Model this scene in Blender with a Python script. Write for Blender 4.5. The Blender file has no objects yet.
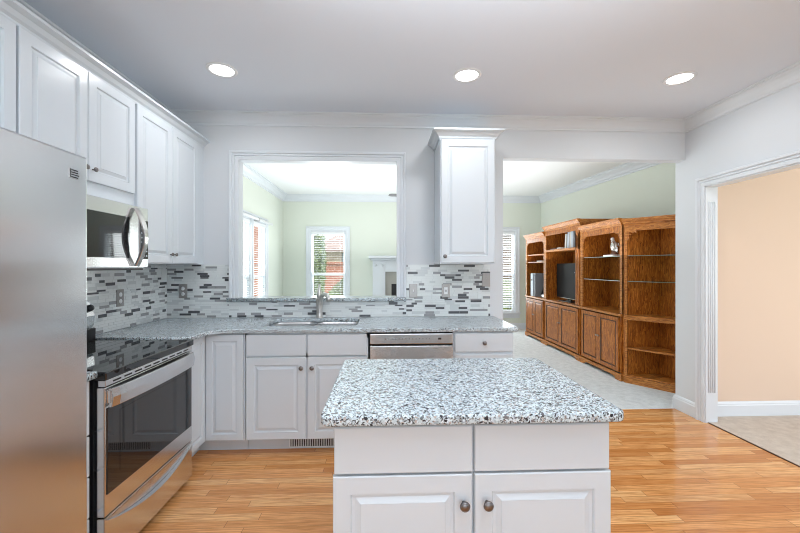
import bpy, bmesh, math, random
from mathutils import Vector, Matrix
S = bpy.context.scene
C = S.collection
PI = math.pi

# ---------------------------------------------------------------- camera, world, sun, area lights, exposure
cam = bpy.data.cameras.new('camera')
camo = bpy.data.objects.new('camera', cam); C.objects.link(camo)
camo.location = (0, 0, 1.365)
camo.rotation_euler = (PI / 2, 0, -0.0415)
cam.sensor_width = 36; cam.lens = 36 * 375 / 800
cam.shift_y = 0.3 / 800
cam.clip_start = 0.02; cam.clip_end = 200
S.camera = camo
S.view_settings.view_transform = 'Standard'; S.view_settings.look = 'None'
S.view_settings.gamma = 1; S.view_settings.use_curve_mapping = False
S.view_settings.exposure = 0.22
S.cycles.filter_width = 1.0
W = bpy.data.worlds.new('sky'); S.world = W; W.use_nodes = True
wn = W.node_tree.nodes; wn['Background'].inputs[0].default_value = (0.80, 0.89, 1.0, 1); wn['Background'].inputs[1].default_value = 1.7

def area(name, loc, direction, sx, sy, power, col=(1, 1, 1), spread=PI):
    l = bpy.data.lights.new(name, 'AREA'); l.shape = 'RECTANGLE'; l.size = sx; l.size_y = sy
    l.energy = power; l.color = col; l.spread = spread
    o = bpy.data.objects.new(name, l); C.objects.link(o); o.location = loc
    o.rotation_euler = Vector(direction).to_track_quat('-Z', 'Y').to_euler()
    return o
sun = bpy.data.lights.new('sun', 'SUN'); sun.energy = 3.2; sun.angle = 0.02; sun.color = (1, .95, .86)
suno = bpy.data.objects.new('sun', sun); C.objects.link(suno); suno.rotation_euler = (math.radians(48), 0, math.radians(35))
# daylight entering by the windows, plus unseen fill lights where none is built
area('daylight_rear_window', (0.3, -2.5, 1.55), (0, 1, -0.05), 2.8, 1.7, 30, (.84, .92, 1))
area('unseen_side_light', (2.7, -0.9, 1.5), (-1, 0.15, 0), 2.0, 1.6, 7, (.92, .96, 1))  # unseen area light in front of solid right wall, no window there
area('daylight_family_window', (-1.2, 8.45, 1.5), (0, -1, -.1), .9, 1.9, 45, (.93, .97, 1))
area('daylight_family_window_right', (2.45, 8.45, 1.5), (0, -1, -.1), .9, 1.9, 45, (.93, .97, 1))
area('daylight_family_window_left', (-2.5, 6.15, 1.5), (1, 0, -.1), 1.6, 1.9, 50, (.93, .97, 1))
area('added_dining_fill', (5.4, 1.0, 1.5), (-.75, 1, 0), 1.8, 1.8, 25, (1, .97, .95))  # fill added to light the peach wall; no dining window is built
area('family_ceiling_fill', (0.6, 5.7, 1.5), (0, 0, 1), 4.6, 3.6, 66, (.97, .99, 1))  # unseen uplight added to brighten the family room ceiling
area('kitchen_ceiling_fill', (0.4, 0.3, 1.95), (0, .25, 1), 1.6, 1.6, 33, (.86, .93, 1), 2.0)  # unseen uplight added above the camera to brighten the kitchen ceiling

# ---------------------------------------------------------------- materials
def mat(name, col, rough=.5, metal=0., **kw):
    m = bpy.data.materials.new(name); m.use_nodes = True
    b = m.node_tree.nodes['Principled BSDF']
    b.inputs['Base Color'].default_value = (*col, 1); b.inputs['Roughness'].default_value = rough
    b.inputs['Metallic'].default_value = metal
    for k, v in kw.items(): b.inputs[k.replace('_', ' ')].default_value = v
    return m
class N:
    def __init__(s, m):
        s.t = m.node_tree; s.b = s.t.nodes['Principled BSDF']
    def n(s, typ, **kw):
        x = s.t.nodes.new('ShaderNode' + typ)
        for k, v in kw.items(): setattr(x, k, v)
        return x
    def l(s, a, b): s.t.links.new(a, b)
    def math(s, op, a, b=None):
        x = s.n('Math', operation=op)
        for i, v in enumerate((a, b)):
            if v is None: continue
            if isinstance(v, (int, float)): x.inputs[i].default_value = v
            else: s.l(v, x.inputs[i])
        return x.outputs[0]
    def ramp(s, f, stops, const=False):
        r = s.n('ValToRGB'); e = r.color_ramp.elements
        if const: r.color_ramp.interpolation = 'CONSTANT'
        while len(e) < len(stops): e.new(.5)
        for i, (p, c) in enumerate(stops): e[i].position = p; e[i].color = (*c, 1)
        s.l(f, r.inputs[0]); return r.outputs[0]
    def mix(s, f, a, b, mode='MIX'):
        x = s.n('MixRGB', blend_type=mode)
        for i, v in enumerate((f, a, b)):
            if isinstance(v, (int, float)): x.inputs[i].default_value = v
            elif isinstance(v, tuple): x.inputs[i].default_value = (*v, 1)
            else: s.l(v, x.inputs[i])
        return x.outputs[0]
    def coords(s, scale=(1, 1, 1)):
        g = s.n('NewGeometry'); mp = s.n('Mapping'); mp.inputs['Scale'].default_value = scale
        s.l(g.outputs['Position'], mp.inputs[0]); return mp.outputs[0]
    def obj(s, scale=(1, 1, 1)):
        g = s.n('TexCoord'); mp = s.n('Mapping'); mp.inputs['Scale'].default_value = scale
        s.l(g.outputs['Object'], mp.inputs[0]); return mp.outputs[0]
    def noise(s, v, sc, det=4, rough=.5):
        x = s.n('TexNoise'); x.inputs['Scale'].default_value = sc; x.inputs['Detail'].default_value = det
        x.inputs['Roughness'].default_value = rough; s.l(v, x.inputs['Vector']); return x.outputs['Fac']
    def bump(s, h, st=.2, d=.002):
        x = s.n('Bump'); x.inputs['Strength'].default_value = st; x.inputs['Distance'].default_value = d
        s.l(h, x.inputs['Height']); s.l(x.outputs[0], s.b.inputs['Normal'])

def painted(name, col, rough, var=.02):
    m = mat(name, col, rough); k = N(m)
    f = k.noise(k.coords(), 1.7, 3)
    c2 = tuple(max(0, c * (1 - var)) for c in col)
    k.l(k.mix(f, col, c2), k.b.inputs['Base Color'])
    k.bump(k.noise(k.coords(), 160, 2), .05, .0006)
    return m
M = {}
M['wall'] = painted('wall_paint', (.68, .71, .74), .6)
M['ceil'] = painted('ceiling_paint', (.76, .81, .88), .8)
M['fceil'] = painted('family_ceiling_paint', (.86, .88, .88), .8)
M['trim'] = painted('trim_paint', (.72, .76, .80), .32)
M['cab'] = painted('cabinet_paint', (.67, .725, .77), .26)
M['green'] = painted('green_wall_paint', (.73, .775, .69), .7)
M['peach'] = painted('peach_wall_paint', (.76, .585, .455), .75)
M['white'] = painted('white_gloss', (.84, .86, .88), .3)
M['black'] = mat('black_plastic', (.012, .012, .014), .35)
M['bglass'] = mat('black_glass', (.012, .013, .015), .03, Specular_IOR_Level=.9)
M['fanblade'] = mat('fan_blade_grey', (.13, .13, .14), .5)
M['knob'] = mat('dark_pewter', (.22, .21, .21), .3, 1)
M['chrome'] = mat('chrome', (.62, .60, .58), .18, 1)
M['nickel'] = mat('brushed_nickel', (.55, .54, .52), .28, 1)
M['pewter'] = mat('pewter_plate', (.36, .35, .34), .38, .85)
M['dpaper'] = mat('grey_cover', (.25, .27, .30), .6)
M['bluew'] = mat('pale_blue_cover', (.62, .70, .78), .5)
M['cream'] = mat('cream_paper', (.82, .81, .77), .7)
M['porc'] = mat('porcelain', (.80, .78, .74), .2)
M['brown'] = mat('brown_glaze', (.16, .07, .04), .3)
M['darkgap'] = mat('dark_gap_fill', (.02, .02, .02), .8)  # shade of gaps put into the colour; also dishwasher body and toe kick
M['tv'] = mat('tv_screen', (.010, .010, .011), .4, Specular_IOR_Level=.15)
M['stone'] = painted('surround_tile', (.45, .44, .40), .3, .2)

def steel(name, col, rough, stretch, amt):
    m = mat(name, col, rough, 1); k = N(m)
    f = k.noise(k.coords(stretch), 60, 3, .6)
    g = k.noise(k.coords((1, 1.2, 2.2)), 2.2, 3)
    k.l(k.math('ADD', k.math('MULTIPLY', f, amt), k.math('ADD', k.math('MULTIPLY', g, .14), rough - .11)), k.b.inputs['Roughness'])
    k.bump(f, .02, .0003)
    return m
M['steel'] = steel('brushed_steel', (.70, .705, .71), .27, (1, 1, 22), .10)
def fridge():
    m = mat('fridge_steel', (.76, .765, .77), .26, 1); k = N(m); k.b.inputs['Anisotropic'].default_value = .8; k.b.inputs['Anisotropic Rotation'].default_value = ANI
    t = k.n('Tangent', direction_type='RADIAL', axis='Z'); k.l(t.outputs[0], k.b.inputs['Tangent'])
    g = k.noise(k.coords((1, .8, 3)), 2.0, 2); k.l(k.math('ADD', k.math('MULTIPLY', g, .06), .17), k.b.inputs['Roughness']); return m
ANI = 0.0
M['fridge'] = fridge()
M['steelr'] = steel('satin_steel', (.74, .74, .745), .2, (1, 1, 14), .08)

def granite():
    m = mat('granite', (.7, .7, .7), .2, Specular_IOR_Level=.35); k = N(m)
    v = k.coords()
    w = k.n('TexNoise'); w.inputs['Scale'].default_value = 70; k.l(v, w.inputs['Vector'])
    vv = k.n('VectorMath', operation='MULTIPLY_ADD'); k.l(w.outputs['Color'], vv.inputs[0]); vv.inputs[1].default_value = (.012,) * 3; k.l(v, vv.inputs[2])
    def cells(sc):
        x = k.n('TexVoronoi'); x.inputs['Scale'].default_value = sc; k.l(vv.outputs[0], x.inputs['Vector'])
        s = k.n('SeparateColor'); k.l(x.outputs['Color'], s.inputs[0]); return s.outputs[0], s.outputs[1]
    a, a2 = cells(185); b, b2 = cells(240); d_, d2 = cells(120)
    base = k.ramp(a, [(0, (.55, .64, .68)), (.38, (.38, .45, .49)), (.56, (.68, .77, .81)), (.82, (.20, .22, .23)), (.92, (.46, .41, .37))], True)
    dark = k.ramp(b, [(0, (0, 0, 0)), (.80, (1, 1, 1))], True)
    dcol = k.ramp(b2, [(0, (.03, .03, .035)), (.5, (.13, .13, .14)), (.75, (.30, .29, .28))], True)
    coarse = k.ramp(d_, [(0, (0, 0, 0)), (.945, (1, 1, 1))], True)
    k.l(k.mix(coarse, k.mix(dark, base, dcol), k.ramp(d2, [(0, (.035, .035, .04)), (.6, (.20, .19, .19))], True)), k.b.inputs['Base Color'])
    return m
M['granite'] = granite()

def floor_wood():
    m = mat('oak_floor', (.6, .35, .15), .22); k = N(m)
    g = k.n('NewGeometry'); s = k.n('SeparateXYZ'); k.l(g.outputs['Position'], s.inputs[0])
    X_, Y_ = s.outputs[0], s.outputs[1]
    r = k.math('DIVIDE', Y_, .057); row = k.math('FLOOR', r); fr = k.math('FRACT', r)
    wn_ = k.n('TexWhiteNoise', noise_dimensions='1D'); k.l(row, wn_.inputs['W'])
    xx = k.math('ADD', X_, k.math('MULTIPLY', wn_.outputs['Value'], 7.3))
    q = k.math('DIVIDE', xx, .78); pl = k.math('FLOOR', q); fx = k.math('FRACT', q)
    cmb = k.n('CombineXYZ'); k.l(row, cmb.inputs[0]); k.l(pl, cmb.inputs[1])
    w2 = k.n('TexWhiteNoise', noise_dimensions='2D'); k.l(cmb.outputs[0], w2.inputs['Vector'])
    tone = k.ramp(w2.outputs['Value'], [(0, (.58, .23, .07)), (.25, (.76, .35, .12)), (.6, (.88, .46, .18)), (.85, (.94, .57, .26)), (1, (.62, .26, .08))])
    # grain
    c3 = k.n('CombineXYZ'); k.l(k.math('MULTIPLY', xx, 1.3), c3.inputs[0]); k.l(k.math('MULTIPLY', Y_, 22), c3.inputs[1]); k.l(k.math('MULTIPLY', w2.outputs['Value'], 40), c3.inputs[2])
    n1 = k.noise(c3.outputs[0], 4.5, 6, .68)
    wv = k.n('TexWave', wave_type='BANDS', bands_direction='Y'); wv.inputs['Scale'].default_value = 1.1; wv.inputs['Distortion'].default_value = 9; wv.inputs['Detail'].default_value = 3
    k.l(c3.outputs[0], wv.inputs['Vector'])
    col = k.mix(k.ramp(n1, [(.42, (0, 0, 0)), (.68, (.9, .9, .9))]), tone, (.46, .16, .035))
    col = k.mix(k.math('MULTIPLY', k.ramp(wv.outputs['Fac'], [(.55, (0, 0, 0)), (.95, (1, 1, 1))]), .35), col, (.36, .13, .035))
    gap = k.math('MAXIMUM', k.math('LESS_THAN', fr, .022), k.math('LESS_THAN', fx, .003))
    col = k.mix(k.math('MULTIPLY', gap, .9), col, (.16, .06, .02))
    k.l(col, k.b.inputs['Base Color'])
    k.l(k.math('ADD', k.math('MULTIPLY', n1, .12), .09), k.b.inputs['Roughness'])
    k.bump(k.math('SUBTRACT', 1, gap), .3, .0012)
    return m
M['floor'] = floor_wood()
def carpet(name, c1, c2):
    m = mat(name, c1, .95); k = N(m)
    f = k.noise(k.coords(), 240, 4, .7); g = k.noise(k.coords(), 14, 4, .6)
    k.l(k.mix(k.ramp(k.math('ADD', k.math('MULTIPLY', f, .6), k.math('MULTIPLY', g, .4)), [(.38, (0, 0, 0)), (.62, (1, 1, 1))]), c2, c1), k.b.inputs['Base Color'])
    k.bump(k.math('ADD', f, g), .7, .006); return m
M['carpet'] = carpet('grey_carpet', (.86, .89, .90), (.62, .65, .66))
M['carpetb'] = carpet('beige_carpet', (.74, .66, .57), (.52, .44, .37))
def oak(name, a, b, c, vert=True, rough=.36):
    m = mat(name, b, rough); k = N(m)
    big = k.noise(k.coords((7, 7, 1.1) if vert else (1.1, 1.1, 7)), 3.2, 3, .6)
    rip = k.math('FRACT', k.math('MULTIPLY', big, 7))
    f = k.noise(k.coords((16, 16, .9) if vert else (.9, .9, 16)), 6, 5, .7)
    col = k.ramp(k.math('ADD', k.math('MULTIPLY', rip, .28), k.math('MULTIPLY', f, .72)), [(.28, a), (.50, b), (.78, c)])
    k.l(col, k.b.inputs['Base Color']); k.bump(f, .08, .001); return m
M['oak'] = oak('oak_varnished', (.10, .020, .002), (.36, .105, .011), (.70, .27, .045))
M['oakh'] = oak('oak_rail', (.18, .050, .006), (.44, .155, .026), (.68, .31, .08), False)
M['oakd'] = oak('oak_panel', (.11, .024, .002), (.38, .112, .012), (.72, .28, .048))
M['groove'] = mat('oak_groove', (.07, .025, .01), .5)

def glassy(name, t=.9, col=(.9, .95, .95)):
    m = bpy.data.materials.new(name); m.use_nodes = True; nt = m.node_tree
    nt.nodes.remove(nt.nodes['Principled BSDF'])
    out = nt.nodes['Material Output']; tr = nt.nodes.new('ShaderNodeBsdfTransparent'); gl = nt.nodes.new('ShaderNodeBsdfGlossy'); mx = nt.nodes.new('ShaderNodeMixShader')
    tr.inputs[0].default_value = (*col, 1); gl.inputs['Roughness'].default_value = .03; mx.inputs[0].default_value = 1 - t
    nt.links.new(tr.outputs[0], mx.inputs[1]); nt.links.new(gl.outputs[0], mx.inputs[2]); nt.links.new(mx.outputs[0], out.inputs[0]); return m
M['glass'] = glassy('window_glass', .94, (.97, .99, .98)); M['sglass'] = glassy('shelf_glass', .8, (.75, .88, .82))
M['edge'] = mat('glass_edge', (.55, .63, .60), .15)
def emit(name, col, st):
    m = bpy.data.materials.new(name); m.use_nodes = True; b = m.node_tree.nodes['Principled BSDF']
    b.inputs['Emission Color'].default_value = (*col, 1); b.inputs['Emission Strength'].default_value = st; return m
M['lens'] = emit('lamp_lens', (1, .98, .94), 6)
def brick(name, c1, c2, mortar, sc):
    m = mat(name, c1, .9); k = N(m); t = k.n('TexBrick'); t.inputs['Scale'].default_value = sc
    g = k.n('NewGeometry'); s = k.n('SeparateXYZ'); k.l(g.outputs['Position'], s.inputs[0]); c = k.n('CombineXYZ')
    k.l(k.math('ADD', s.outputs[0], s.outputs[1]), c.inputs[0]); k.l(s.outputs[2], c.inputs[1]); k.l(c.outputs[0], t.inputs['Vector'])
    t.inputs['Color1'].default_value = (*c1, 1); t.inputs['Color2'].default_value = (*c2, 1); t.inputs['Mortar'].default_value = (*mortar, 1)
    k.l(t.outputs['Color'], k.b.inputs['Base Color']); return m
M['brick'] = brick('orange_brick', (.50, .17, .09), (.40, .12, .06), (.5, .4, .33), 4)
M['brickd'] = brick('brown_brick', (.12, .055, .03), (.07, .035, .02), (.18, .13, .1), 4)
M['brickp'] = brick('pale_brick', (.62, .50, .36), (.45, .33, .22), (.70, .62, .5), 3.2)
M['roof'] = brick('roof_shingle', (.42, .30, .26), (.32, .22, .20), (.22, .16, .15), 3)
def leaf(name, a, b):
    m = mat(name, a, .7); k = N(m); k.l(k.ramp(k.noise(k.coords(), 9, 5, .7), [(.35, a), (.65, b)]), k.b.inputs['Base Color']); k.bump(k.noise(k.coords(), 30, 3), .8, .05); return m
M['leaf'] = leaf('conifer_green', (.05, .09, .025), (.24, .30, .10)); M['grass'] = leaf('lawn', (.14, .24, .07), (.26, .36, .14))
M['bark'] = mat('bark', (.12, .08, .05), .9)
M['tile0'] = mat('tile_white', (.75, .79, .79), .16); M['tile1'] = mat('tile_pale_grey', (.62, .66, .67), .2)
M['tile2'] = mat('tile_mid_grey', (.33, .34, .35), .22); M['tile3'] = mat('tile_dark_slate', (.10, .105, .115), .25)
M['grout'] = mat('tile_grout', (.66, .69, .69), .7)

# ---------------------------------------------------------------- mesh helpers
class MB:
    def __init__(s): s.bm = bmesh.new()
    def box(s, x0, y0, z0, x1, y1, z1, mi=0):
        vs = [s.bm.verts.new(p) for p in ((x0, y0, z0), (x1, y0, z0), (x1, y1, z0), (x0, y1, z0), (x0, y0, z1), (x1, y0, z1), (x1, y1, z1), (x0, y1, z1))]
        for f in ((0, 3, 2, 1), (4, 5, 6, 7), (0, 1, 5, 4), (1, 2, 6, 5), (2, 3, 7, 6), (3, 0, 4, 7)):
            s.bm.faces.new([vs[i] for i in f]).material_index = mi
        return s
    def prism(s, pts, z0, z1, axis='z', mi=0):
        def P(a, b, h): return (a, b, h) if axis == 'z' else ((a, h, b) if axis == 'y' else (h, a, b))
        lo = [s.bm.verts.new(P(a, b, z0)) for a, b in pts]; hi = [s.bm.verts.new(P(a, b, z1)) for a, b in pts]
        n = len(pts)
        fs = [s.bm.faces.new(lo[::-1]), s.bm.faces.new(hi)] + [s.bm.faces.new([lo[i], lo[(i + 1) % n], hi[(i + 1) % n], hi[i]]) for i in range(n)]
        for f in fs: f.material_index = mi
        return s
    def rings(s, loops, cap0=True, cap1=True, closed=True, mi=0, smooth=False):
        L = [[s.bm.verts.new(p) for p in lp] for lp in loops]; n = len(L[0])
        fs = []
        for a, b in zip(L, L[1:]):
            for i in range(n if closed else n - 1):
                fs.append(s.bm.faces.new([a[i], a[(i + 1) % n], b[(i + 1) % n], b[i]]))
        if cap0 and n > 2: fs.append(s.bm.faces.new(L[0][::-1]))
        if cap1 and n > 2: fs.append(s.bm.faces.new(L[-1]))
        for f in fs: f.material_index = mi; f.smooth = smooth
        return s
    def lathe(s, prof, center=(0, 0, 0), axis='z', n=20, mi=0):
        loops = []
        for r, h in prof:
            lp = []
            for i in range(n):
                a = 2 * PI * i / n; u, v = r * math.cos(a), r * math.sin(a)
                p = {'z': (u, v, h), 'y': (u, h, v), 'x': (h, u, v)}[axis]
                lp.append(tuple(center[j] + p[j] for j in range(3)))
            loops.append(lp)
        return s.rings(loops, mi=mi, smooth=True)
    def tube(s, pts, r, n=12, mi=0, rs=None, flat=1.):
        pts = [Vector(p) for p in pts]; loops = []; up = None
        for i, p in enumerate(pts):
            t = (pts[min(i + 1, len(pts) - 1)] - pts[max(i - 1, 0)]).normalized()
            if up is None: up = t.orthogonal().normalized()
            up = (up - t * up.dot(t)).normalized(); w = t.cross(up); rr = rs[i] if rs else r
            loops.append([p + up * rr * math.cos(2 * PI * j / n) + w * rr * flat * math.sin(2 * PI * j / n) for j in range(n)])
        return s.rings(loops, mi=mi, smooth=True)
    def ball(s, c, r, sc=(1, 1, 1), mi=0, n=14):
        g = bmesh.ops.create_uvsphere(s.bm, u_segments=n, v_segments=max(6, n // 2), radius=r)
        for v in g['verts']: v.co = Vector((c[0] + v.co.x * sc[0], c[1] + v.co.y * sc[1], c[2] + v.co.z * sc[2]))
        for f in {f for v in g['verts'] for f in v.link_faces}: f.smooth = True; f.material_index = mi
        return s
    def xf(s, m): s.bm.transform(m); return s
    def build(s, name, m, parent=None, loc=None, rz=0, bevel=0, seg=2, kind=None, fixn=True):
        if fixn: bmesh.ops.recalc_face_normals(s.bm, faces=s.bm.faces)
        me = bpy.data.meshes.new(name); s.bm.to_mesh(me); s.bm.free()
        for x in (m if isinstance(m, (list, tuple)) else [m]): me.materials.append(M[x])
        o = bpy.data.objects.new(name, me); C.objects.link(o)
        if parent: o.parent = parent
        if loc: o.location = loc
        if rz: o.rotation_euler[2] = rz
        if bevel:
            b = o.modifiers.new('bevel', 'BEVEL'); b.width = bevel; b.segments = seg; b.limit_method = 'ANGLE'; b.angle_limit = .7
        if kind: o['kind'] = kind
        return o

def tag(o, label, cat, group=None):
    o['label'] = label; o['category'] = cat
    if group: o['group'] = group
    return o
def thing(name, label, cat, loc=(0, 0, 0), rz=0, group=None):
    o = bpy.data.objects.new(name, None); C.objects.link(o); o.empty_display_size = .1
    o.location = loc; o.rotation_euler = (0, 0, rz)
    return tag(o, label, cat, group)
def part(b, name, m, parent, **kw): return b.build(name, m, parent, **kw)
def struct(b, name, m, parent=None, **kw): return b.build(name, m, parent, kind='structure', **kw)
def dup(root, loc, label=None, rz=None):
    r = root.copy(); C.objects.link(r); r.location = loc
    if rz is not None: r.rotation_euler = (0, 0, rz)
    if label: r['label'] = label
    for ch in list(root.children):
        c = ch.copy(); C.objects.link(c); c.parent = r
        for g in list(ch.children):
            d = g.copy(); C.objects.link(d); d.parent = c
    return r

def sweep(path, prof, side=1, closed=False):
    """profile (offset, z) swept along a 2D path; positive offset to the left of travel when side=1"""
    n = len(path); b = MB(); loops = []
    for i in range(n):
        p = Vector(path[i])
        d0 = (p - Vector(path[i - 1])).normalized() if (i > 0 or closed) else None
        d1 = (Vector(path[(i + 1) % n]) - p).normalized() if (i < n - 1 or closed) else None
        if d0 is None: d0 = d1
        if d1 is None: d1 = d0
        n0 = Vector((-d0.y, d0.x)) * side; n1 = Vector((-d1.y, d1.x)) * side
        m = (n0 + n1).normalized(); k = 1 / max(.3, m.dot(n0))
        loops.append([(p.x + m.x * o * k, p.y + m.y * o * k, z) for o, z in prof])
    if closed: loops.append(loops[0])
    return b.rings(loops, cap0=not closed, cap1=not closed)
def surround(x0, x1, z0, z1, prof, closed=False):
    """casing round an opening in the xz plane; prof = (outset, towards -y)"""
    loops = []
    for o, h in prof:
        loops.append([(x0 - o, -h, z0 - (o if closed else 0)), (x0 - o, -h, z1 + o), (x1 + o, -h, z1 + o), (x1 + o, -h, z0 - (o if closed else 0))])
    T = [list(t) for t in zip(*loops)]
    if closed: T.append(T[0])
    return MB().rings(T, cap0=not closed, cap1=not closed)
CASING = [(0, 0), (0, .010), (.003, .014), (.028, .016), (.031, .010), (.036, .010), (.040, .019), (.046, .020), (.050, .014), (.055, .014), (.062, .026), (.078, .028), (.082, .024), (.082, 0)]

def panel_bm(w, h, t=.02, a=.055, drawer=False, raised=.001, x0=0, z0=0, grooves=.009):
    """door or drawer front: back at y=0, front at y=-t, origin lower left"""
    L = [(0, 0), (0, -t + .003), (.003, -t)]
    if not drawer: L += [(a, -t), (a + .004, -t + grooves), (a + .014, -t + grooves), (a + .030, -t + raised + .001), (a + .031, -t)]
    loops = [[(x0 + i, y, z0 + i), (x0 + w - i, y, z0 + i), (x0 + w - i, y, z0 + h - i), (x0 + i, y, z0 + h - i)] for i, y in L]
    return MB().rings(loops)
KN = [(.0055, 0), (.0055, .010), (.008, .014), (.0145, .018), (.0165, .023), (.0145, .028), (.008, .031), (.0, .032)]
def knob(parent, x, z, y=-.02, s=1., name='knob', m='knob'):
    b = MB().lathe([(r * s if r else .0005, -h * s) for r, h in KN], (x, y, z), 'y', 14)
    return part(b, name, m, parent)

# ---------------------------------------------------------------- the setting
D = 3.39
WX0, WX1 = -1.92, 2.81
FY = 8.10
b = MB().box(WX0 - .3, -2.7, -.06, 2.83, 3.50, 0); struct(b, 'floor', 'floor')
b = MB().box(-2.4, 3.50, -.06, 4.6, FY + .1, .004); struct(b, 'floor_family_carpet', 'carpet')
b = MB().box(2.83, -2.7, -.06, 6.2, 3.50, .004); struct(b, 'floor_dining_carpet', 'carpetb')
struct(MB().box(2.824, 1.2, 0, 2.834, 3.165, .006), 'trim_threshold', 'groove')
b = MB().box(WX0 - .3, -2.7, 2.72, 2.93, 3.51, 2.80); struct(b, 'ceiling', 'ceil')
b = MB().box(-2.4, 3.51, 2.90, 4.6, FY + .1, 3.0); struct(b, 'ceiling_family', 'fceil')
b = MB().box(2.93, -2.7, 2.72, 6.2, 3.30, 2.80); struct(b, 'ceiling_dining', 'ceil')
# back wall with pass-through and passage
OX0, OX1, OZ1 = -1.296, .116, 2.318
b = MB()
b.box(WX0 - .1, D, 0, OX0, D + .10, 2.72); b.box(OX0, D, 0, OX1, D + .10, 1.055); b.box(OX1, D, 0, 1.084, D + .10, 2.72)
b.box(OX0, D, OZ1, OX1, D + .10, 2.72); b.box(1.084, D, 2.362, 2.93, D + .10, 2.72)
struct(b, 'wall_back', 'wall')
struct(MB().box(WX0 - .1, -2.7, 0, WX0, D, 2.72), 'wall_left', 'wall')
# jamb lining of the pass-through
b = MB().box(OX0, D - .004, 1.09, OX0 + .003, D + .10, OZ1); b.box(OX1 - .003, D - .004, 1.09, OX1, D + .10, OZ1); b.box(OX0, D - .004, OZ1 - .003, OX1, D + .10, OZ1)
struct(b, 'trim_passthrough_jamb', 'trim')
struct(surround(OX0 + .006, OX1 - .006, 1.09, OZ1 - .006, CASING), 'trim_passthrough_casing', 'trim', loc=(0, D, 0))
# right wall with the cased opening to the dining room
JY0, JY1, JZ = 1.30, 3.178, 2.075
b = MB().box(WX1, JY1, 0, 2.91, 3.51, 2.72); b.box(WX1, -2.7, 0, 2.91, JY0, 2.72); b.box(WX1, JY0, JZ, 2.91, JY1, 2.72)
struct(b, 'wall_right', 'wall')
b = surround(-JY1 + .006, -JY0 - .006, 0, JZ - .006, CASING)
struct(b, 'trim_doorway_casing', 'trim', loc=(WX1, 0, 0), rz=-PI / 2)
b = MB().box(WX1 - .004, JY1 - .014, 0, 2.914, JY1, JZ); b.box(WX1 - .004, JY0, 0, 2.914, JY0 + .014, JZ); b.box(WX1 - .004, JY0, JZ - .014, 2.914, JY1, JZ)
for i in range(4):      # reeded face of the jamb
    x = 2.832 + i * .019; b.lathe([(.0005, .26), (.006, .262), (.006, 1.93), (.0005, 1.935)], (x, JY1 - .014, 0), 'z', 10)
struct(b, 'trim_doorway_jamb', 'trim')
BASE = [(0, 0), (.016, 0), (.016, .10), (.012, .108), (.012, .118), (.006, .13), (0, .135)]
struct(sweep([(WX1, JY1 + .080), (WX1, 3.51), (2.91, 3.51)], BASE, 1), 'baseboard_right', 'trim')
struct(sweep([(6.1, 3.30), (2.91, 3.30)], [(o, z * 1.0) for o, z in BASE], 1), 'baseboard_dining', 'trim')
struct(MB().box(2.91, 3.30, 0, 6.2, 3.42, 2.72), 'wall_dining', 'peach')
struct(MB().box(6.1, 1.9, 0, 6.2, 3.30, 2.72), 'wall_dining_right', 'peach')
# rear wall behind the viewpoint, with a broad window opening
b = MB().box(WX0 - .1, -2.7, 0, -1.1, -2.6, 2.72); b.box(1.7, -2.7, 0, 2.93, -2.6, 2.72); b.box(-1.1, -2.7, 0, 1.7, -2.6, .7); b.box(-1.1, -2.7, 2.4, 1.7, -2.6, 2.72)
struct(b, 'wall_rear', 'wall')
b = MB()
for x in (-1.1, -.19, .73, 1.64): b.box(x, -2.68, .7, x + .06, -2.6, 2.4)
b.box(-1.1, -2.68, 1.5, 1.7, -2.62, 1.56)
struct(b, 'window_5', 'trim')
# kitchen crown moulding
CR = [(0, -.105), (.010, -.100), (.012, -.088), (.020, -.080), (.030, -.060), (.050, -.035), (.066, -.024), (.070, -.014), (.080, -.010), (.084, 0), (0, 0)]
struct(sweep([(WX0, -2.6), (WX0, D), (WX1, D), (WX1, -2.6)], [(o, 2.72 + z) for o, z in CR], -1), 'trim_kitchen_crown', 'trim')

# family room shell
FX0 = -2.16
RW = [(3.43, FY), (3.88, 3.51)]
def wall_with_holes(w, h, t, holes):
    """local: x along, z up, y thickness; holes (x0,x1,z0,z1) sorted by x"""
    b = MB(); x = 0
    for hx0, hx1, z0, z1 in holes:
        b.box(x, 0, 0, hx0, t, h); b.box(hx0, 0, 0, hx1, t, z0); b.box(hx0, 0, z1, hx1, t, h); x = hx1
    b.box(x, 0, 0, w, t, h); return b
WZ0, WZ1 = .36, 2.14
H1 = (-1.585, -.830); H2 = (2.115, 2.862)
struct(wall_with_holes(5.9, 2.9, .12, [(H1[0] + 2.3, H1[1] + 2.3, WZ0, WZ1), (H2[0] + 2.3, H2[1] + 2.3, WZ0, WZ1)]), 'wall_family_far', 'green', loc=(-2.3, FY, 0))
L1 = (4.78, 6.10); L2 = (6.20, 6.90)
# left wall: local x -> +Y, so holes are given along y - 3.4
struct(wall_with_holes(4.8, 2.9, .12, [(5.42 - 3.4, 6.12 - 3.4, WZ0, WZ1), (6.20 - 3.4, 6.90 - 3.4, WZ0, WZ1)]), 'wall_family_left', 'green', loc=(FX0, 3.4, 0), rz=PI / 2)
d = Vector((RW[1][0] - RW[0][0], RW[1][1] - RW[0][1]))
b = MB().prism([RW[0], (RW[0][0] + .12, RW[0][1]), (RW[1][0] + .12, RW[1][1]), RW[1]], 0, 2.9); struct(b, 'wall_family_right', 'green')
struct(MB().box(2.93, 3.42, 0, 4.6, 3.51, 2.9), 'wall_family_near', 'green')
struct(MB().box(-2.4, D + .10, 2.72, 4.6, D + .13, 2.9).box(-2.4, D, 2.80, 4.6, D + .10, 2.9), 'wall_family_header', 'green')
FCR = [(0, -.14), (.012, -.135), (.014, -.115), (.03, -.10), (.045, -.07), (.075, -.04), (.09, -.03), (.095, -.012), (.115, -.008), (.12, 0), (0, 0)]
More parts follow.
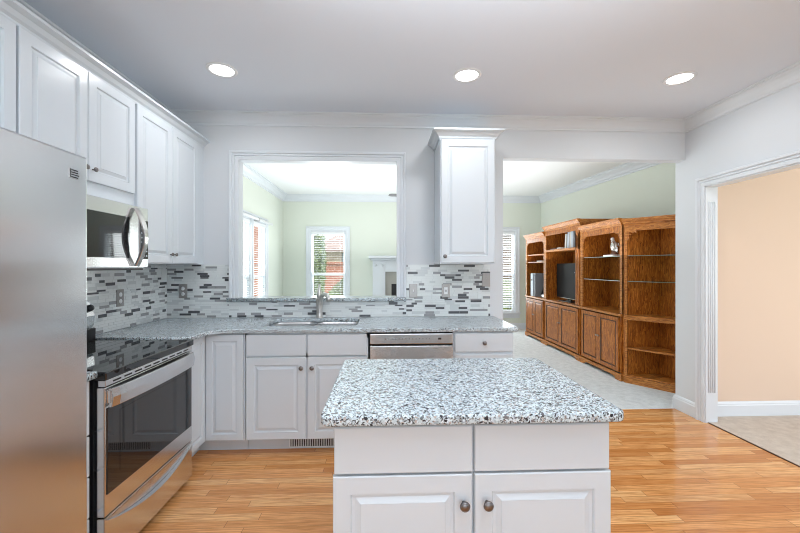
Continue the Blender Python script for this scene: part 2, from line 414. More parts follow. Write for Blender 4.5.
struct(sweep([(FX0, 3.52), (FX0, FY), RW[0], RW[1]], [(o, 2.9 + z) for o, z in FCR], -1), 'trim_family_crown', 'trim')
struct(sweep([(FX0, 3.52), (FX0, FY), RW[0], RW[1]], [(o, z) for o, z in BASE], -1), 'baseboard_family', 'trim')

# windows ---------------------------------------------------
WC = [(-.004, 0), (-.004, .014), (0, .018), (.06, .020), (.066, .028), (.088, .030), (.09, 0)]
def window(name, loc, rz, w):
    """local x 0..w, room side towards -y, opening z WZ0..WZ1"""
    z0, z1 = WZ0, WZ1
    fr = MB().box(0, .0, z0, .02, .12, z1); fr.box(w - .02, 0, z0, w, .12, z1); fr.box(.02, 0, z1 - .02, w - .02, .12, z1); fr.box(.02, 0, z0, w - .02, .12, z0 + .02)
    o = struct(fr, name, 'trim', loc=loc, rz=rz)
    struct(surround(0, w, z0 + .01, z1, WC), 'casing', 'trim', parent=o)
    zm = 1.20; sb = MB()
    for a, c, y in ((z0 + .02, zm + .02, .035), (zm - .02, z1 - .02, .065)):
        sb.box(.02, y, a, .055, y + .03, c); sb.box(w - .055, y, a, w - .02, y + .03, c); sb.box(.055, y, a, w - .055, y + .03, a + .04); sb.box(.055, y, c - .04, w - .055, y + .03, c)
    struct(sb, 'sash', 'white', parent=o)
    struct(MB().box(.055, .048, z0 + .06, w - .055, .051, zm - .02), 'pane', 'glass', parent=o)
    struct(MB().box(.055, .078, zm + .02, w - .055, .081, z1 - .06), 'pane', 'glass', parent=o)
    struct(MB().box(-.11, -.06, z0 - .015, w + .11, .02, z0 + .01).box(-.09, -.018, z0 - .11, w + .09, 0, z0 - .015), 'sill', 'trim', parent=o)
    return o
window('window_1', (H1[0], FY, 0), 0, H1[1] - H1[0])
window('window_2', (H2[0], FY, 0), 0, H2[1] - H2[0])
window('window_3', (FX0, 6.20, 0), PI / 2, .70)
window('window_4', (FX0, 5.42, 0), PI / 2, .70)
def blind(label, loc, rz, w, tilt, z1=WZ1, z0=WZ0):
    t = thing('venetian_blind', label, 'blind', (loc[0], loc[1], 0), rz)
    w -= .05
    part(MB().box(.025, -.018, z1 - .075, .025 + w, .027, z1 - .022), 'headrail', 'white', t, bevel=.004)
    b = MB(); n = int((z1 - .09 - z0 - .06) / .038)
    c, s_ = math.cos(tilt) * .015, math.sin(tilt) * .015
    for i in range(n):
        z = z1 - .10 - i * .038
        b.prism([(.006 - c, z - s_), (.006 + c, z + s_), (.006 + c, z + s_ + .0025), (.006 - c, z - s_ + .0025)], .03, .02 + w, 'x')
    part(b, 'slats', 'white', t)
    part(MB().box(.028, -.012, z0 + .024, .022 + w, .024, z0 + .042), 'bottom_rail', 'white', t)
    b = MB()
    for x in (.12, w - .07): b.tube([(x, .006, z1 - .08), (x, .006, z0 + .04)], .0018, 6)
    part(b, 'ladder_cord', 'white', t)
    return t
blind('white slatted blind in the far window behind the sink faucet', (H1[0], FY), 0, H1[1] - H1[0], .0)
blind('white slatted blind in the window beside the oak wall units', (H2[0], FY), 0, H2[1] - H2[0], .5)
blind('white slatted blind in the side window nearer the room corner', (FX0, 6.20), PI / 2, .70, .25)
blind('white slatted blind in the side window cut by the pass-through edge', (FX0, 5.42), PI / 2, .70, .25)
t = thing('curtain_rod', 'white valance rod with a bracket above the side windows', 'curtain rod', (FX0 + .04, 6.3, 2.10))
part(MB().tube([(.035, -.95, .05), (.035, .75, .05)], .022, 12), 'rod', 'white', t)
part(MB().box(-.035, -.012, .015, .05, .012, .05).lathe([(.028, -.012), (.028, .012)], (.035, 0, .05), 'y', 14), 'bracket', 'nickel', t)

# ---------------------------------------------------------------- backsplash mosaic
random.seed(11)
def mosaic(x0, x1, z0, z1, t=.008):
    b = MB(); b.box(x0, -.003, z0, x1, 0, z1, 4); z = z0 + .001; last = 0
    while z < z1 - .006:
        hh = (.023, .0135, .019)[random.choice((0, 1, 0, 2, 2))]; hh = min(hh, z1 - z)
        x = x0 - random.random() * .1
        while x < x1:
            L = random.choice((.05, .07, .08, .09, .10)); a, c = max(x, x0) + .0008, min(x + L, x1) - .0008
            r = random.random(); mi = (0 if r < .60 else 1 if r < .76 else 2 if r < .87 else 3); mi = 0 if mi > 1 and last > 1 and random.random() < .75 else mi; last = mi
            if c - a > .004: b.box(a, -t + random.random() * .001, z + .0008, c, -.002, z + hh - .0008, mi)
            x += L
        z += hh
    return b
TM = ['tile0', 'tile1', 'tile2', 'tile3', 'grout']
for nm, lab, args, loc, rz in (
    ('backsplash', 'grey and white mosaic backsplash behind the range and left counter', (0, 1.955, .916, 1.384), (WX0 + .001, 1.43, 0), PI / 2),
    ('backsplash', 'mosaic backsplash in the corner left of the pass-through', (WX0 + .009, -1.378, .915, 1.384), (0, D, 0), 0),
    ('backsplash', 'low mosaic backsplash strip below the granite ledge behind the sink', (-1.377, .196, .915, 1.054), (0, D, 0), 0),
    ('backsplash', 'mosaic backsplash under the single upper cabinet', (.197, .964, .915, 1.384), (0, D, 0), 0)):
    tag(mosaic(*args).build(nm, TM, loc=loc, rz=rz), lab, 'backsplash')

# ---------------------------------------------------------------- granite slabs
def slab(name, label, cat, outline, holes, z0, z1, r=.006):
    cu = bpy.data.curves.new(name, 'CURVE'); cu.dimensions = '2D'; cu.fill_mode = 'BOTH'
    for pts in [outline] + holes:
        sp = cu.splines.new('POLY'); sp.points.add(len(pts) - 1); sp.use_cyclic_u = True
        for i, p in enumerate(pts): sp.points[i].co = (p[0], p[1], 0, 1)
    cu.extrude = (z1 - z0) / 2 - r; cu.bevel_depth = r; cu.bevel_resolution = 2; cu.offset = -r
    tmp = bpy.data.objects.new('tmp', cu); C.objects.link(tmp)
    me = bpy.data.meshes.new_from_object(tmp.evaluated_get(bpy.context.evaluated_depsgraph_get()))
    bpy.data.objects.remove(tmp); bpy.data.curves.remove(cu)
    me.materials.clear(); me.materials.append(M['granite'])
    for v in me.vertices: v.co.z += (z0 + z1) / 2
    o = bpy.data.objects.new(name, me); C.objects.link(o); return tag(o, label, cat)
def rrect(x0, y0, x1, y1, r, n=5):
    out = []
    for cx, cy, a0 in ((x1 - r, y1 - r, 0), (x0 + r, y1 - r, 90), (x0 + r, y0 + r, 180), (x1 - r, y0 + r, 270)):
        for i in range(n + 1):
            a = math.radians(a0 + 90 * i / n); out.append((cx + r * math.cos(a), cy + r * math.sin(a)))
    return out
CF = 2.745
slab('granite_worktop', 'long L-shaped speckled granite worktop around the sink', 'worktop',
     [(WX0, 2.462), (-1.245, 2.462), (-1.245, 2.60), (-1.225, 2.68), (-1.17, 2.73), (-1.08, CF), (.985, CF), (1.0, CF + .015), (1.0, D - .001), (WX0, D - .001)],
     [rrect(-.935, 2.903, -.212, 3.288, .05)], .884, .915)
slab('granite_worktop', 'small speckled granite worktop piece between refrigerator and range', 'worktop',
     [(WX0, 1.435), (-1.238, 1.435), (-1.238, 1.672), (WX0, 1.672)], [], .884, .915)
slab('island_worktop', 'speckled granite top of the kitchen island', 'worktop', rrect(-.195, 1.13, .753, 1.835, .03), [], .884, .915)
slab('granite_ledge', 'raised granite ledge on the sill of the pass-through', 'ledge', [(-1.392, D - .03), (.195, D - .03), (.195, D), (.114, D), (.114, D + .22), (-1.294, D + .22), (-1.294, D), (-1.392, D)], [], 1.0565, 1.0885)

# ---------------------------------------------------------------- base cabinets
F = 2.78   # carcass face of the back run
def door(parent, x, z, w, h, y=0, name='door', m='cab', **kw):
    o = part(panel_bm(w, h, **kw), name, m, parent); o.location = (x, y, z); return o
# sink base
t = thing('sink_base_cabinet', 'white double door base cabinet under the sink', 'cabinet', (-1.012, F, 0))
W_ = .892
part(MB().box(0, 0, .10, W_, .02, .12).box(0, 0, .84, W_, .02, .882).box(0, 0, .12, .02, .6, .88).box(W_ - .02, 0, .12, W_, .6, .88).box(.02, .0, .70, W_ - .02, .02, .73).box(.435, 0, .12, .455, .02, .84).box(.02, .58, .12, W_ - .02, .6, .84).box(.02, .02, .10, W_ - .02, .6, .12), 'body', 'cab', t)
part(MB().box(0, .07, 0, W_, .085, .10), 'toe_kick', 'cab', t)
b = MB().box(.30, .060, .012, .66, .066, .088)
for i in range(26): b.box(.312 + i * .0132, .056, .022, .317 + i * .0132, .061, .078)
g = part(b, 'vent_grille', ['white'], t)
part(MB().box(.308, .0585, .02, .652, .0597, .08), 'vent_opening', 'darkgap', g)  # dark sheet standing in for the shade behind the grille
door(t, .010, .716, .428, .155, drawer=True, name='drawer_front'); door(t, .452, .716, .430, .155, drawer=True, name='drawer_front')
d1 = door(t, .010, .108, .428, .598); knob(d1, .398, .522); d2 = door(t, .452, .108, .430, .598); knob(d2, .034, .522)
# corner cabinet
t = thing('corner_base_cabinet', 'white corner base cabinet with two doors meeting at right angles', 'cabinet', (0, 0, 0))
part(MB().prism([(-1.90, 2.464), (-1.31, 2.464), (-1.31, F), (-1.016, F), (-1.016, D - .01), (-1.90, D - .01)], .10, .882), 'body', 'cab', t)
part(MB().prism([(-1.90, 2.464), (-1.38, 2.464), (-1.38, 2.85), (-1.016, 2.85), (-1.016, 3.3), (-1.90, 3.3)], 0, .10), 'toe_kick', 'cab', t)
o = door(t, -1.290, .108, .268, .765, y=F, a=.045)
o = door(t, 0, .108, .292, .765, a=.045); o.location = (-1.31, 2.470, .108); o.rotation_euler[2] = PI / 2
# dishwasher
t = thing('dishwasher', 'stainless steel dishwasher built in under the worktop', 'dishwasher', (-.112, F, 0))
part(MB().box(.003, .02, .10, .622, .58, .878), 'body', 'darkgap', t)
part(MB().box(.006, -.022, .115, .619, .02, .782), 'door', 'steel', t, bevel=.004)
cp = part(MB().box(.006, -.026, .797, .619, .02, .872), 'control_panel', 'steelr', t, bevel=.004)
b = MB()
for i in range(14): b.lathe([(.0001, -.0268), (.0045, -.0266), (.0045, -.024)], (.12 + i * .025, 0, .835), 'y', 8)
part(b, 'buttons', 'dpaper', cp)
part(MB().box(.508, -.0275, .828, .532, -.024, .842), 'display', 'bglass', cp)
part(MB().box(.02, -.012, .782, .605, .02, .797), 'handle_recess', 'darkgap', t)
part(MB().box(.003, .05, 0, .622, .07, .10), 'toe_kick', 'darkgap', t)
# end cabinet
t = thing('end_base_cabinet', 'white base cabinet with one drawer at the end of the sink run', 'cabinet', (.513, F, 0))
part(MB().box(0, 0, .10, .455, .60, .882), 'body', 'cab', t); part(MB().box(.0, .07, 0, .455, .58, .10), 'toe_kick', 'cab', t)
o = door(t, .010, .733, .436, .138, drawer=True, name='drawer'); knob(o, .218, .068)
door(t, .010, .108, .436, .606)
# narrow drawer base
t = thing('narrow_drawer_cabinet', 'narrow white drawer cabinet squeezed between refrigerator and range', 'cabinet', (-1.286, 1.437, 0), PI / 2)
part(MB().box(0, 0, .10, .235, .59, .882), 'body', 'cab', t); part(MB().box(0, .07, 0, .235, .55, .10), 'toe_kick', 'cab', t)
for z, h in ((.108, .17), (.286, .17), (.464, .17), (.642, .23)):
    o = door(t, .005, z, .225, h, drawer=True, name='drawer'); knob(o, .11, h / 2)

# island
t = thing('kitchen_island', 'white freestanding island cabinet in the foreground', 'island', (-.157, 1.197, 0))
IW = .884
part(MB().box(0, 0, .09, IW, .60, .8835), 'body', 'cab', t, bevel=.002); part(MB().box(.02, .06, 0, IW - .02, .58, .09), 'toe_kick', 'cab', t)
b = MB().box(.004, -.006, .866, IW - .004, 0, .882); part(b, 'scribe_moulding', 'cab', t, bevel=.003)
door(t, .000, .7155, .436, .147, drawer=True, name='drawer_front'); door(t, .443, .7155, .438, .147, drawer=True, name='drawer_front')
d1 = door(t, -.004, .095, .439, .613, a=.055, grooves=.008); knob(d1, .411, .525)
d2 = door(t, .443, .095, .443, .613, a=.055, grooves=.008); knob(d2, .038, .525)

# ---------------------------------------------------------------- sink and faucet
t = thing('kitchen_sink', 'double bowl stainless steel sink set under the granite', 'sink', (-.93, 2.908, .70))
def bowl(x0, x1):
    y0, y1, zt, zb = .0, .37, .183, .0
    lo = [[(x, y, z) for x, y in rrect(x0 + i, y0 + i, x1 - i, y1 - i, r)] for i, z, r in ((-.008, zt, .05), (.0, zt, .05), (.004, zt - .01, .05), (.010, .02, .045), (.035, .0, .05))]
    b = MB().rings(lo, cap0=False); cx, cy = (x0 + x1) / 2, .2
    b.lathe([(.042, .0015), (.038, .004), (.028, .001), (.0005, .001)], (cx, cy, 0), 'z', 18); return b
part(bowl(.006, .345), 'bowl', 'steel', t, fixn=False); part(bowl(.370, .709), 'bowl', 'steel', t, fixn=False)
t = thing('kitchen_faucet', 'brushed nickel single handle faucet behind the sink', 'faucet', (-.572, 3.335, .915))
part(MB().lathe([(.036, 0), (.036, .006), (.028, .012), (.026, .05), (.027, .09), (.030, .14), (.031, .165), (.026, .180), (.0005, .186)], (0, 0, 0), 'z', 20), 'body', 'nickel', t)
part(MB().tube([(.0, -.005, .10), (.008, -.012, .15), (.026, -.04, .195), (.052, -.075, .214), (.080, -.11, .208), (.098, -.135, .185), (.104, -.145, .158)], .013, 14, rs=[.020, .024, .021, .019, .019, .021, .022]), 'spout', 'nickel', t)
part(MB().tube([(0, 0, .175), (-.002, .004, .205), (-.004, .010, .25), (-.002, .012, .298)], .012, 12, rs=[.027, .024, .014, .008]), 'handle', 'nickel', t)

# ---------------------------------------------------------------- range
RY = 1.688; RW_ = .744
t = thing('electric_range', 'stainless and black glass slide-in electric range on the left', 'range', (-1.22, RY, 0), PI / 2)
# local: x along +Y, front at y=0 (faces +X), y>0 towards the left wall
part(MB().box(.004, .03, .03, RW_ - .004, .68, .868), 'body', 'bglass', t)
part(MB().box(-.006, -.010, .868, RW_ + .004, .62, .905), 'cooktop', 'bglass', t, bevel=.006, seg=3)
b = MB().box(.002, -.002, .840, RW_ - .002, .03, .867)
vp = part(b, 'vent_strip', 'steelr', t, bevel=.002)
b = MB()
for i in range(9): b.box(.05 + i * .074, -.0035, .849, .10 + i * .074, -.001, .856)
part(b, 'vent_slots', 'black', vp)
dr = part(MB().box(.0, -.0, .268, RW_, .035, .835).xf(Matrix.Identity(4)), 'oven_door', 'steelr', t, bevel=.004)
part(MB().box(.012, -.004, .362, RW_ - .012, .002, .742), 'glass', 'bglass', dr, bevel=.002)
part(MB().box(.09, -.0052, .43, RW_ - .075, -.0038, .71), 'window', 'bglass', dr)
b = MB(); n = 18; lo = []
for i in range(n + 1):
    f = i / n; x = .015 + f * (RW_ - .03); y = -.012 - .022 * math.sin(PI * f) ** .6
    lo.append([(x, y - .006, .828), (x, y + .006, .828), (x, y + .006, .788), (x, y + .004, .744), (x, y - .008, .746), (x, y - .014, .790)])
b.rings(lo)
b.box(.012, -.018, .765, .03, .0, .82); b.box(RW_ - .03, -.018, .765, RW_ - .012, .0, .82)
part(b, 'handle', 'steelr', dr, bevel=.002)
dw = part(MB().box(.0, .0, .040, RW_, .035, .262), 'drawer', 'steelr', t, bevel=.004)
b = MB(); lo = []
for i in range(n + 1):
    f = i / n; x = .012 + f * (RW_ - .024); dz = .062 * math.sin(PI * f) ** .8; y = -.004 - .020 * math.sin(PI * f)
    lo.append([(x, .002, .250 - dz), (x, y, .246 - dz), (x, y - .004, .252 - dz), (x, .002, .256 - dz)])
b.rings(lo); part(b, 'drawer_pull', 'steelr', dw)
b = MB(); lo = []
for i in range(n + 1):
    f = i / n; x = .02 + f * (RW_ - .04); dz = .056 * math.sin(PI * f) ** .8
    lo.append([(x, -.0015, .254), (x, -.0015, .252 - dz)])
b.rings(lo, closed=False, cap0=False, cap1=False); part(b, 'pull_recess', 'steel', dw)
b = MB().prism([(.60, .906), (.68, .906), (.68, 1.13), (.655, 1.16), (.63, 1.15), (.595, 1.06), (.60, 1.0), (.615, .985)], .0, RW_, 'x')
bg = part(b, 'backguard', 'steelr', t, bevel=.003)
part(MB().prism([(.592, .906), (.6, .906), (.6, .985), (.59, .98)], .002, RW_ - .002, 'x'), 'backguard_base', 'black', t)
part(MB().prism([(.5935, 1.068), (.6285, 1.148), (.6305, 1.147), (.5965, 1.066)], .2, .56, 'x'), 'control_display', 'bglass', bg)
for x in (.05, .13, .63, .71):
    k = MB().lathe([(.022, 0), (.022, .012), (.018, .026), (.0005, .028)], (0, 0, 0), 'z', 16)
    o = part(k, 'control_knob', 'black', bg); o.location = (x, .612, 1.105); o.rotation_euler = (math.radians(66), 0, 0)
for x in (.12, RW_ - .12):
    for y in (.12, .55): part(MB().lathe([(.02, 0), (.02, .03)], (x, y, 0), 'z', 10), 'foot', 'black', t)

# ---------------------------------------------------------------- microwave
t = thing('microwave_oven', 'stainless over-the-range microwave with a bowed vertical handle', 'microwave', (-1.50, 1.690, 1.357), PI / 2)
mw = .756
part(MB().box(0, .03, .0, mw, .405, .378), 'body', 'steel', t)
dd = part(MB().box(0, 0, .004, .665, .03, .376), 'door', 'steelr', t, bevel=.004)
part(MB().box(.03, -.003, .058, .58, .002, .300), 'door_glass', 'bglass', dd, bevel=.001)
cp = part(MB().box(.668, 0, .004, mw, .03, .376), 'control_panel', 'steelr', t, bevel=.004)
part(MB().box(.676, -.003, .055, mw - .004, .002, .295), 'keypad', 'bglass', cp)
for i in range(3):
    for j in range(7): part(MB().box(.686 + i * .022, -.0045, .072 + j * .028, .697 + i * .022, -.003, .080 + j * .028), 'key', 'bluew', cp)
b = MB(); lo = []
for i in range(17):
    f = i / 16; z = .012 + f * .350; y = -.006 - .052 * math.sin(PI * f); w = .022
    lo.append([(.628 - w, y, z), (.628 + w, y, z), (.628 + w * .8, y - .014, z), (.628 - w * .8, y - .014, z)])
part(b.rings(lo), 'handle', 'chrome', dd, bevel=.003)
part(MB().box(.02, .02, -.012, mw - .02, .38, 0), 'underside_vent', 'black', t)

# ---------------------------------------------------------------- upper cabinets
UF = -1.60
def upper(label, y0, y1, z0, doors, zt=2.425):
    t = thing('upper_cabinet', label, 'cabinet', (UF, y0, 0), PI / 2)
    w = y1 - y0
    part(MB().box(0, 0, z0, w, .315, zt), 'body', 'cab', t)
    for (a, c, zb, kx) in doors:
        o = door(t, a - y0, zb, c - a, 2.410 - zb, a=.055)
        if kx is not None: knob(o, kx, .064, s=.82)
    return t
upper('white upper cabinet over the refrigerator', .50, 1.416, 1.83, [(.505, .955, 1.84, None), (.961, 1.411, 1.84, None)])
upper('narrow white upper cabinet at the left picture edge', 1.418, 1.684, 1.39, [(1.422, 1.680, 1.395, None)])
upper('white two door upper cabinet above the microwave', 1.686, 2.455, 1.752, [(1.692, 2.068, 1.828, .350), (2.074, 2.449, 1.828, .026)])
upper('tall white two door upper cabinet in the left corner', 2.457, D - .002, 1.385, [(2.470, 2.862, 1.392, .368), (2.868, 3.252, 1.392, .022)])
CC = [(0, 0), (.006, 0), (.010, .012), (.022, .022), (.036, .040), (.052, .048), (.060, .052), (.060, .066), (0, .066)]
o = sweep([(UF + .0, .50), (UF + .0, D - .002)], [(o_, 2.412 + z) for o_, z in [(.0, .013)] + [(a, c + .002) for a, c in CC[1:]]], -1)
tag(o.build('cabinet_crown', 'cab'), 'long white crown moulding along the top of the left upper cabinets', 'moulding')
t = thing('upper_cabinet', 'white single door upper cabinet between pass-through and passage', 'cabinet', (.452, 3.04, 0))
part(MB().box(0, .0, 1.388, .455, .349, 2.412), 'body', 'cab', t)
o = door(t, .008, 1.398, .438, 1.005, a=.058); knob(o, .028, .052)
part(sweep([(0, .349), (0, 0), (.455, 0), (.455, .349)], [(0, 2.413)] + [(a, 2.413 + c) for a, c in CC[1:-1]] + [(0, 2.479)], -1).box(.0, 0, 2.4125, .455, .349, 2.47), 'cornice', 'cab', t)

# ---------------------------------------------------------------- refrigerator
t = thing('refrigerator', 'tall stainless steel refrigerator cut by the left picture edge', 'refrigerator', (-1.08, .505, 0), PI / 2)
part(MB().box(.0, .07, .03, .905, .80, 1.745), 'body', 'dpaper', t)
for a, c in ((.0, .40), (.406, .908)):
    o = part(MB().box(a, 0, .06, c, .065, 1.762), 'door', 'fridge', t, bevel=.008, seg=3)
    b = MB().tube([(a + (.36 if a < .1 else .05), -.01, .7), (a + (.36 if a < .1 else .05), -.05, .74), (a + (.36 if a < .1 else .05), -.05, 1.5), (a + (.36 if a < .1 else .05), -.01, 1.54)], .012, 10)
    if a < .1: part(b, 'handle', 'steelr', o)
    else:
        b.bm.free()
        bd = part(MB().box(.826, -.003, 1.672, .866, .001, 1.706), 'badge', 'steelr', o)
        b = MB().box(.828, -.0036, 1.674, .831, -.003, 1.704)
        for z in (1.700, 1.692, 1.684, 1.676): b.box(.833, -.0036, z - .002, .860 + (.004 if z == 1.684 else 0), -.003, z + .002)
        part(b, 'badge_lettering', 'black', bd)
part(MB().box(.02, .05, .005, .885, .72, .05), 'base_grille', 'black', t)

# ---------------------------------------------------------------- outlets
def plate(label, loc, rz, kind):
    t = thing('wall_outlet' if kind == 'outlet' else 'light_switch', label, 'outlet' if kind == 'outlet' else 'switch', loc, rz)
    part(MB().box(-.037, -.014, -.062, .037, -.008, .062), 'cover_plate', 'pewter', t, bevel=.003)
    if kind == 'outlet':
        for z in (-.024, .024): part(MB().lathe([(.0165, -.0135), (.0165, -.0155), (.0005, -.0155)], (0, 0, z), 'y', 16), 'receptacle', 'white', t)
    else:
        part(MB().box(-.016, -.0150, -.032, .016, -.0135, .032), 'switch_frame', 'white' if kind == 'switch' else 'pewter', t)
        part(MB().box(-.005, -.024, -.010, .005, -.014, .010), 'toggle', 'white' if kind == 'dark' else 'pewter', t)
    return t
plate('pewter outlet with white sockets on the left wall behind the range', (WX0, 2.793, 1.14), PI / 2, 'outlet')
plate('pewter outlet with white sockets in the backsplash corner', (-1.772, D, 1.150), 0, 'outlet')
plate('pewter toggle switch just right of the pass-through casing', (.260, D, 1.148), 0, 'dark')
plate('pewter switch with a pale centre, middle of the right backsplash', (.556, D, 1.148), 0, 'switch')
plate('pewter switch plate at the right end of the backsplash', (.926, D, 1.248), 0, 'dark2')

# ---------------------------------------------------------------- recessed lights
for i, (x, y, lab) in enumerate(((-1.117, 2.63, 'leftmost recessed ceiling light, above the corner counter'), (.583, 2.63, 'middle recessed ceiling light, above the dishwasher side'), (2.119, 2.61, 'rightmost recessed ceiling light, near the dining doorway'), (-1.117, .6, 'recessed ceiling light'), (.583, .6, 'recessed ceiling light'), (2.6, .9, 'recessed ceiling light'))):
    if i < 3:
        t = thing('recessed_light', lab, 'ceiling light', (x, y, 2.72), 0, 'recessed ceiling lights')
        part(MB().lathe([(.078, -.001), (.080, -.006), (.098, -.005), (.101, -.0005), (.101, 0)], n=32), 'trim_ring', 'white', t)
        part(MB().lathe([(.0005, -.004), (.078, -.004), (.078, -.001)], n=32), 'lens', 'lens', t)
    l = bpy.data.lights.new('recessed_lamp', 'AREA'); l.shape = 'DISK'; l.size = .15; l.energy = 4.5; l.color = (.97, .98, 1)
    o = bpy.data.objects.new('recessed_lamp', l); C.objects.link(o); o.location = (x, y, 2.712)

# ---------------------------------------------------------------- oak wall units
UX = 2.82
def oak_panel(parent, x, z, w, h, kx):
    o = part(panel_bm(w, h, t=.02, a=.045, grooves=.008), 'door', 'oakd', parent); o.location = (x, 0, z)
    g = .045; b = MB()
    for q in ((g, g, w - g, g + .013), (g, h - g - .013, w - g, h - g), (g, g, g + .013, h - g), (w - g - .013, g, w - g, h - g)): b.box(q[0], -.0205, q[1], q[2], -.0115, q[3])
    part(b, 'groove', 'groove', o)
    knob(o, kx, h * .56, s=.8, m='pewter'); return o
def fret(parent, x, z, sgn):
    b = MB()
    for i in range(6):
        a = i / 5 * PI / 2; b.lathe([(.007, -.006), (.007, .006)], (x + sgn * (.075 - .062 * math.sin(a)), .008, z - (.075 - .062 * math.cos(a))), 'y', 8)
    b.box(min(x, x + sgn * .09), .002, z - .018, max(x, x + sgn * .09), .014, z); b.box(min(x, x + sgn * .018), .002, z - .09, max(x, x + sgn * .018), .014, z)
    return part(b, 'fretwork_bracket', 'oakh', parent)
def unit(name, label, y_far, w, h, depth, updepth, kind, m2='oak'):
    t = thing(name, label, 'wall unit', (UX, y_far, 0), -PI / 2)
    off = 0
    b = MB().box(.0, .02, .09, .02, depth, .77); b.box(w - .02, .02, .09, w, depth, .77); b.box(.02, .02, .09, w - .02, depth, .11); b.box(.02, depth - .012, .11, w - .02, depth, .77); b.box(.02, .0, .09, .045, .02, .77); b.box(w - .045, 0, .09, w - .02, .02, .77); b.box(.02, .35, .11, w - .02, .355, .77)
    part(b, 'base_cabinet', 'oak', t)
    part(MB().prism([(-.0, 0), (.10, 0), (.14, .03), (.20, .04), (w - .20, .04), (w - .14, .03), (w - .10, 0), (w, 0), (w, .085), (0, .085)], -.018, .0, 'y').box(0, .0, 0.0, .02, depth - .02, .085).box(w - .02, 0, 0, w, depth - .02, .085), 'plinth', 'oakh', t, bevel=.004)
    part(MB().box(0, -.022, .77, w, depth, .800), 'countertop', 'oakh', t, bevel=.006)
    dw_ = (w - .10) / 2
    oak_panel(t, .048, .105, dw_, .65, dw_ - .022); oak_panel(t, .052 + dw_, .105, dw_, .65, .022)
    u0 = off
    b = MB().box(0, u0, .80, .022, updepth, h - .06); b.box(w - .022, u0, .80, w, updepth, h - .06); b.box(.022, updepth - .012, .80, w - .022, updepth, h - .06); b.box(.022, u0, h - .08, w - .022, updepth, h - .06)
    b.box(.022, u0, h - .16, w - .022, u0 + .02, h - .08)
    part(b, 'hutch', 'oak', t)
    for q in (0, w - .045): part(MB().box(q, u0 - .004, .80, q + .045, u0 + .02, h - .08), 'face_stile', 'oakh', t, bevel=.004)
    part(sweep([(0, u0 - .004), (w, u0 - .004)], [(0, h - .09), (.008, h - .085), (.012, h - .06), (.03, h - .04), (.045, h - .02), (.05, h), (0, h)], -1).box(.0, u0 - .004, h - .06, w, updepth, h - .004), 'cornice', 'oakh', t)
    return t
# far unit (local x runs towards the camera)
t = unit('bookcase', 'farthest oak wall unit, holding a computer tower beside the window', 7.37, .885, 1.985, .48, .40, 'open')
for z in (1.44, 1.58): part(MB().box(.022, .01, z, .863, .385, z + .018), 'shelf', 'oakh', t)
fret(t, .045, 1.985 - .16, 1); fret(t, .84, 1.985 - .16, -1)
# entertainment centre
t = unit('entertainment_center', 'taller oak entertainment center holding the television', 6.483, 1.205, 2.062, .52, .50, 'tv')
part(MB().box(.022, -.012, 1.622, 1.075, .485, 1.655), 'shelf', 'oakh', t, bevel=.004)
part(MB().box(1.052, .0, .80, 1.075, .485, 1.90), 'divider', 'oak', t)
o = part(panel_bm(.10, 1.05, t=.018, a=.02, x0=1.085, z0=.81, grooves=.004), 'folded_door', 'oak', t); knob(o, 1.10, 1.28, s=.6)
o = part(panel_bm(.10, .30, t=.018, a=.02, x0=1.085, z0=1.60 + .02, grooves=.004), 'folded_door', 'oak', t); knob(o, 1.10, 1.79, s=.6)
# display cabinet
t3 = unit('display_cabinet', 'oak display cabinet with glass shelves and a bird figurine', 5.275, .938, 1.945, .50, .42, 'glass')
for z in (1.19, 1.49):
    o = part(MB().box(.024, .03, z, .914, .40, z + .007), 'glass_shelf', 'sglass', t3); part(MB().box(.024, .024, z, .914, .03, z + .007), 'shelf_edge', 'edge', o)
fret(t3, .045, 1.945 - .16, 1); fret(t3, .893, 1.945 - .16, -1)
# angled end unit, plan A (front left) B (front right) Cc (back)
A_, B_, Q_, K_ = (2.827, 4.318), (3.235, 3.770), (3.275, 3.80), (3.275, 4.318)
t = thing('corner_bookcase', 'nearest oak unit with open shelves and an angled front', 'wall unit', (A_[0], A_[1], 0))
loc = lambda p: (p[0] - A_[0], p[1] - A_[1])
a, bq, q, c = (0, 0), loc(B_), loc(Q_), loc(K_)
H4 = 1.925
tri = [(.01, -.012), (bq[0] - .01, bq[1] + .02), (q[0] - .02, q[1] + .01), (c[0] - .02, -.012)]
part(MB().box(0, -.014, 0, c[0], 0, H4 - .05), 'back_panel', 'oakd', t)
part(MB().box(c[0] - .02, q[1], 0, c[0], -.014, H4 - .05), 'side_panel', 'oak', t)
dv = (Vector(bq) - Vector(a)).normalized(); nv = Vector((-dv.y, dv.x)) * -1  # outward normal (towards the kitchen side)
if nv.x > 0 and nv.y > 0: nv = -nv
def strip(p0, p1, t_in, t_out):
    p0, p1 = Vector(p0), Vector(p1); return [tuple(p0 + nv * t_out), tuple(p1 + nv * t_out), tuple(p1 - nv * t_in), tuple(p0 - nv * t_in)]
Lf = (Vector(bq) - Vector(a)).length
for p0, p1 in ((a, Vector(a) + dv * .035), (Vector(bq) - dv * .03, bq)): part(MB().prism(strip(p0, p1, .02, .004), 0, H4 - .05), 'face_stile', 'oakh', t)
part(MB().prism(strip(a, bq, .02, .006), H4 - .14, H4 - .06).prism(strip((-.005, 0), bq, .02, .03), H4 - .06, H4 - .03).prism(strip((-.012, 0), bq, .02, .045), H4 - .03, H4).prism(tri, H4 - .06, H4 - .01), 'cornice', 'oakh', t)
part(MB().prism(strip(a, bq, .015, .012), .0, .085), 'plinth', 'oakh', t, bevel=.004)
part(MB().prism(tri, .085, .10), 'bottom_shelf', 'oakh', t)
part(MB().prism(tri, .40, .42), 'shelf', 'oakh', t)
part(MB().prism(tri, .745, .80).prism(strip(a, bq, .015, .01), .745, .80), 'shelf', 'oakh', t)
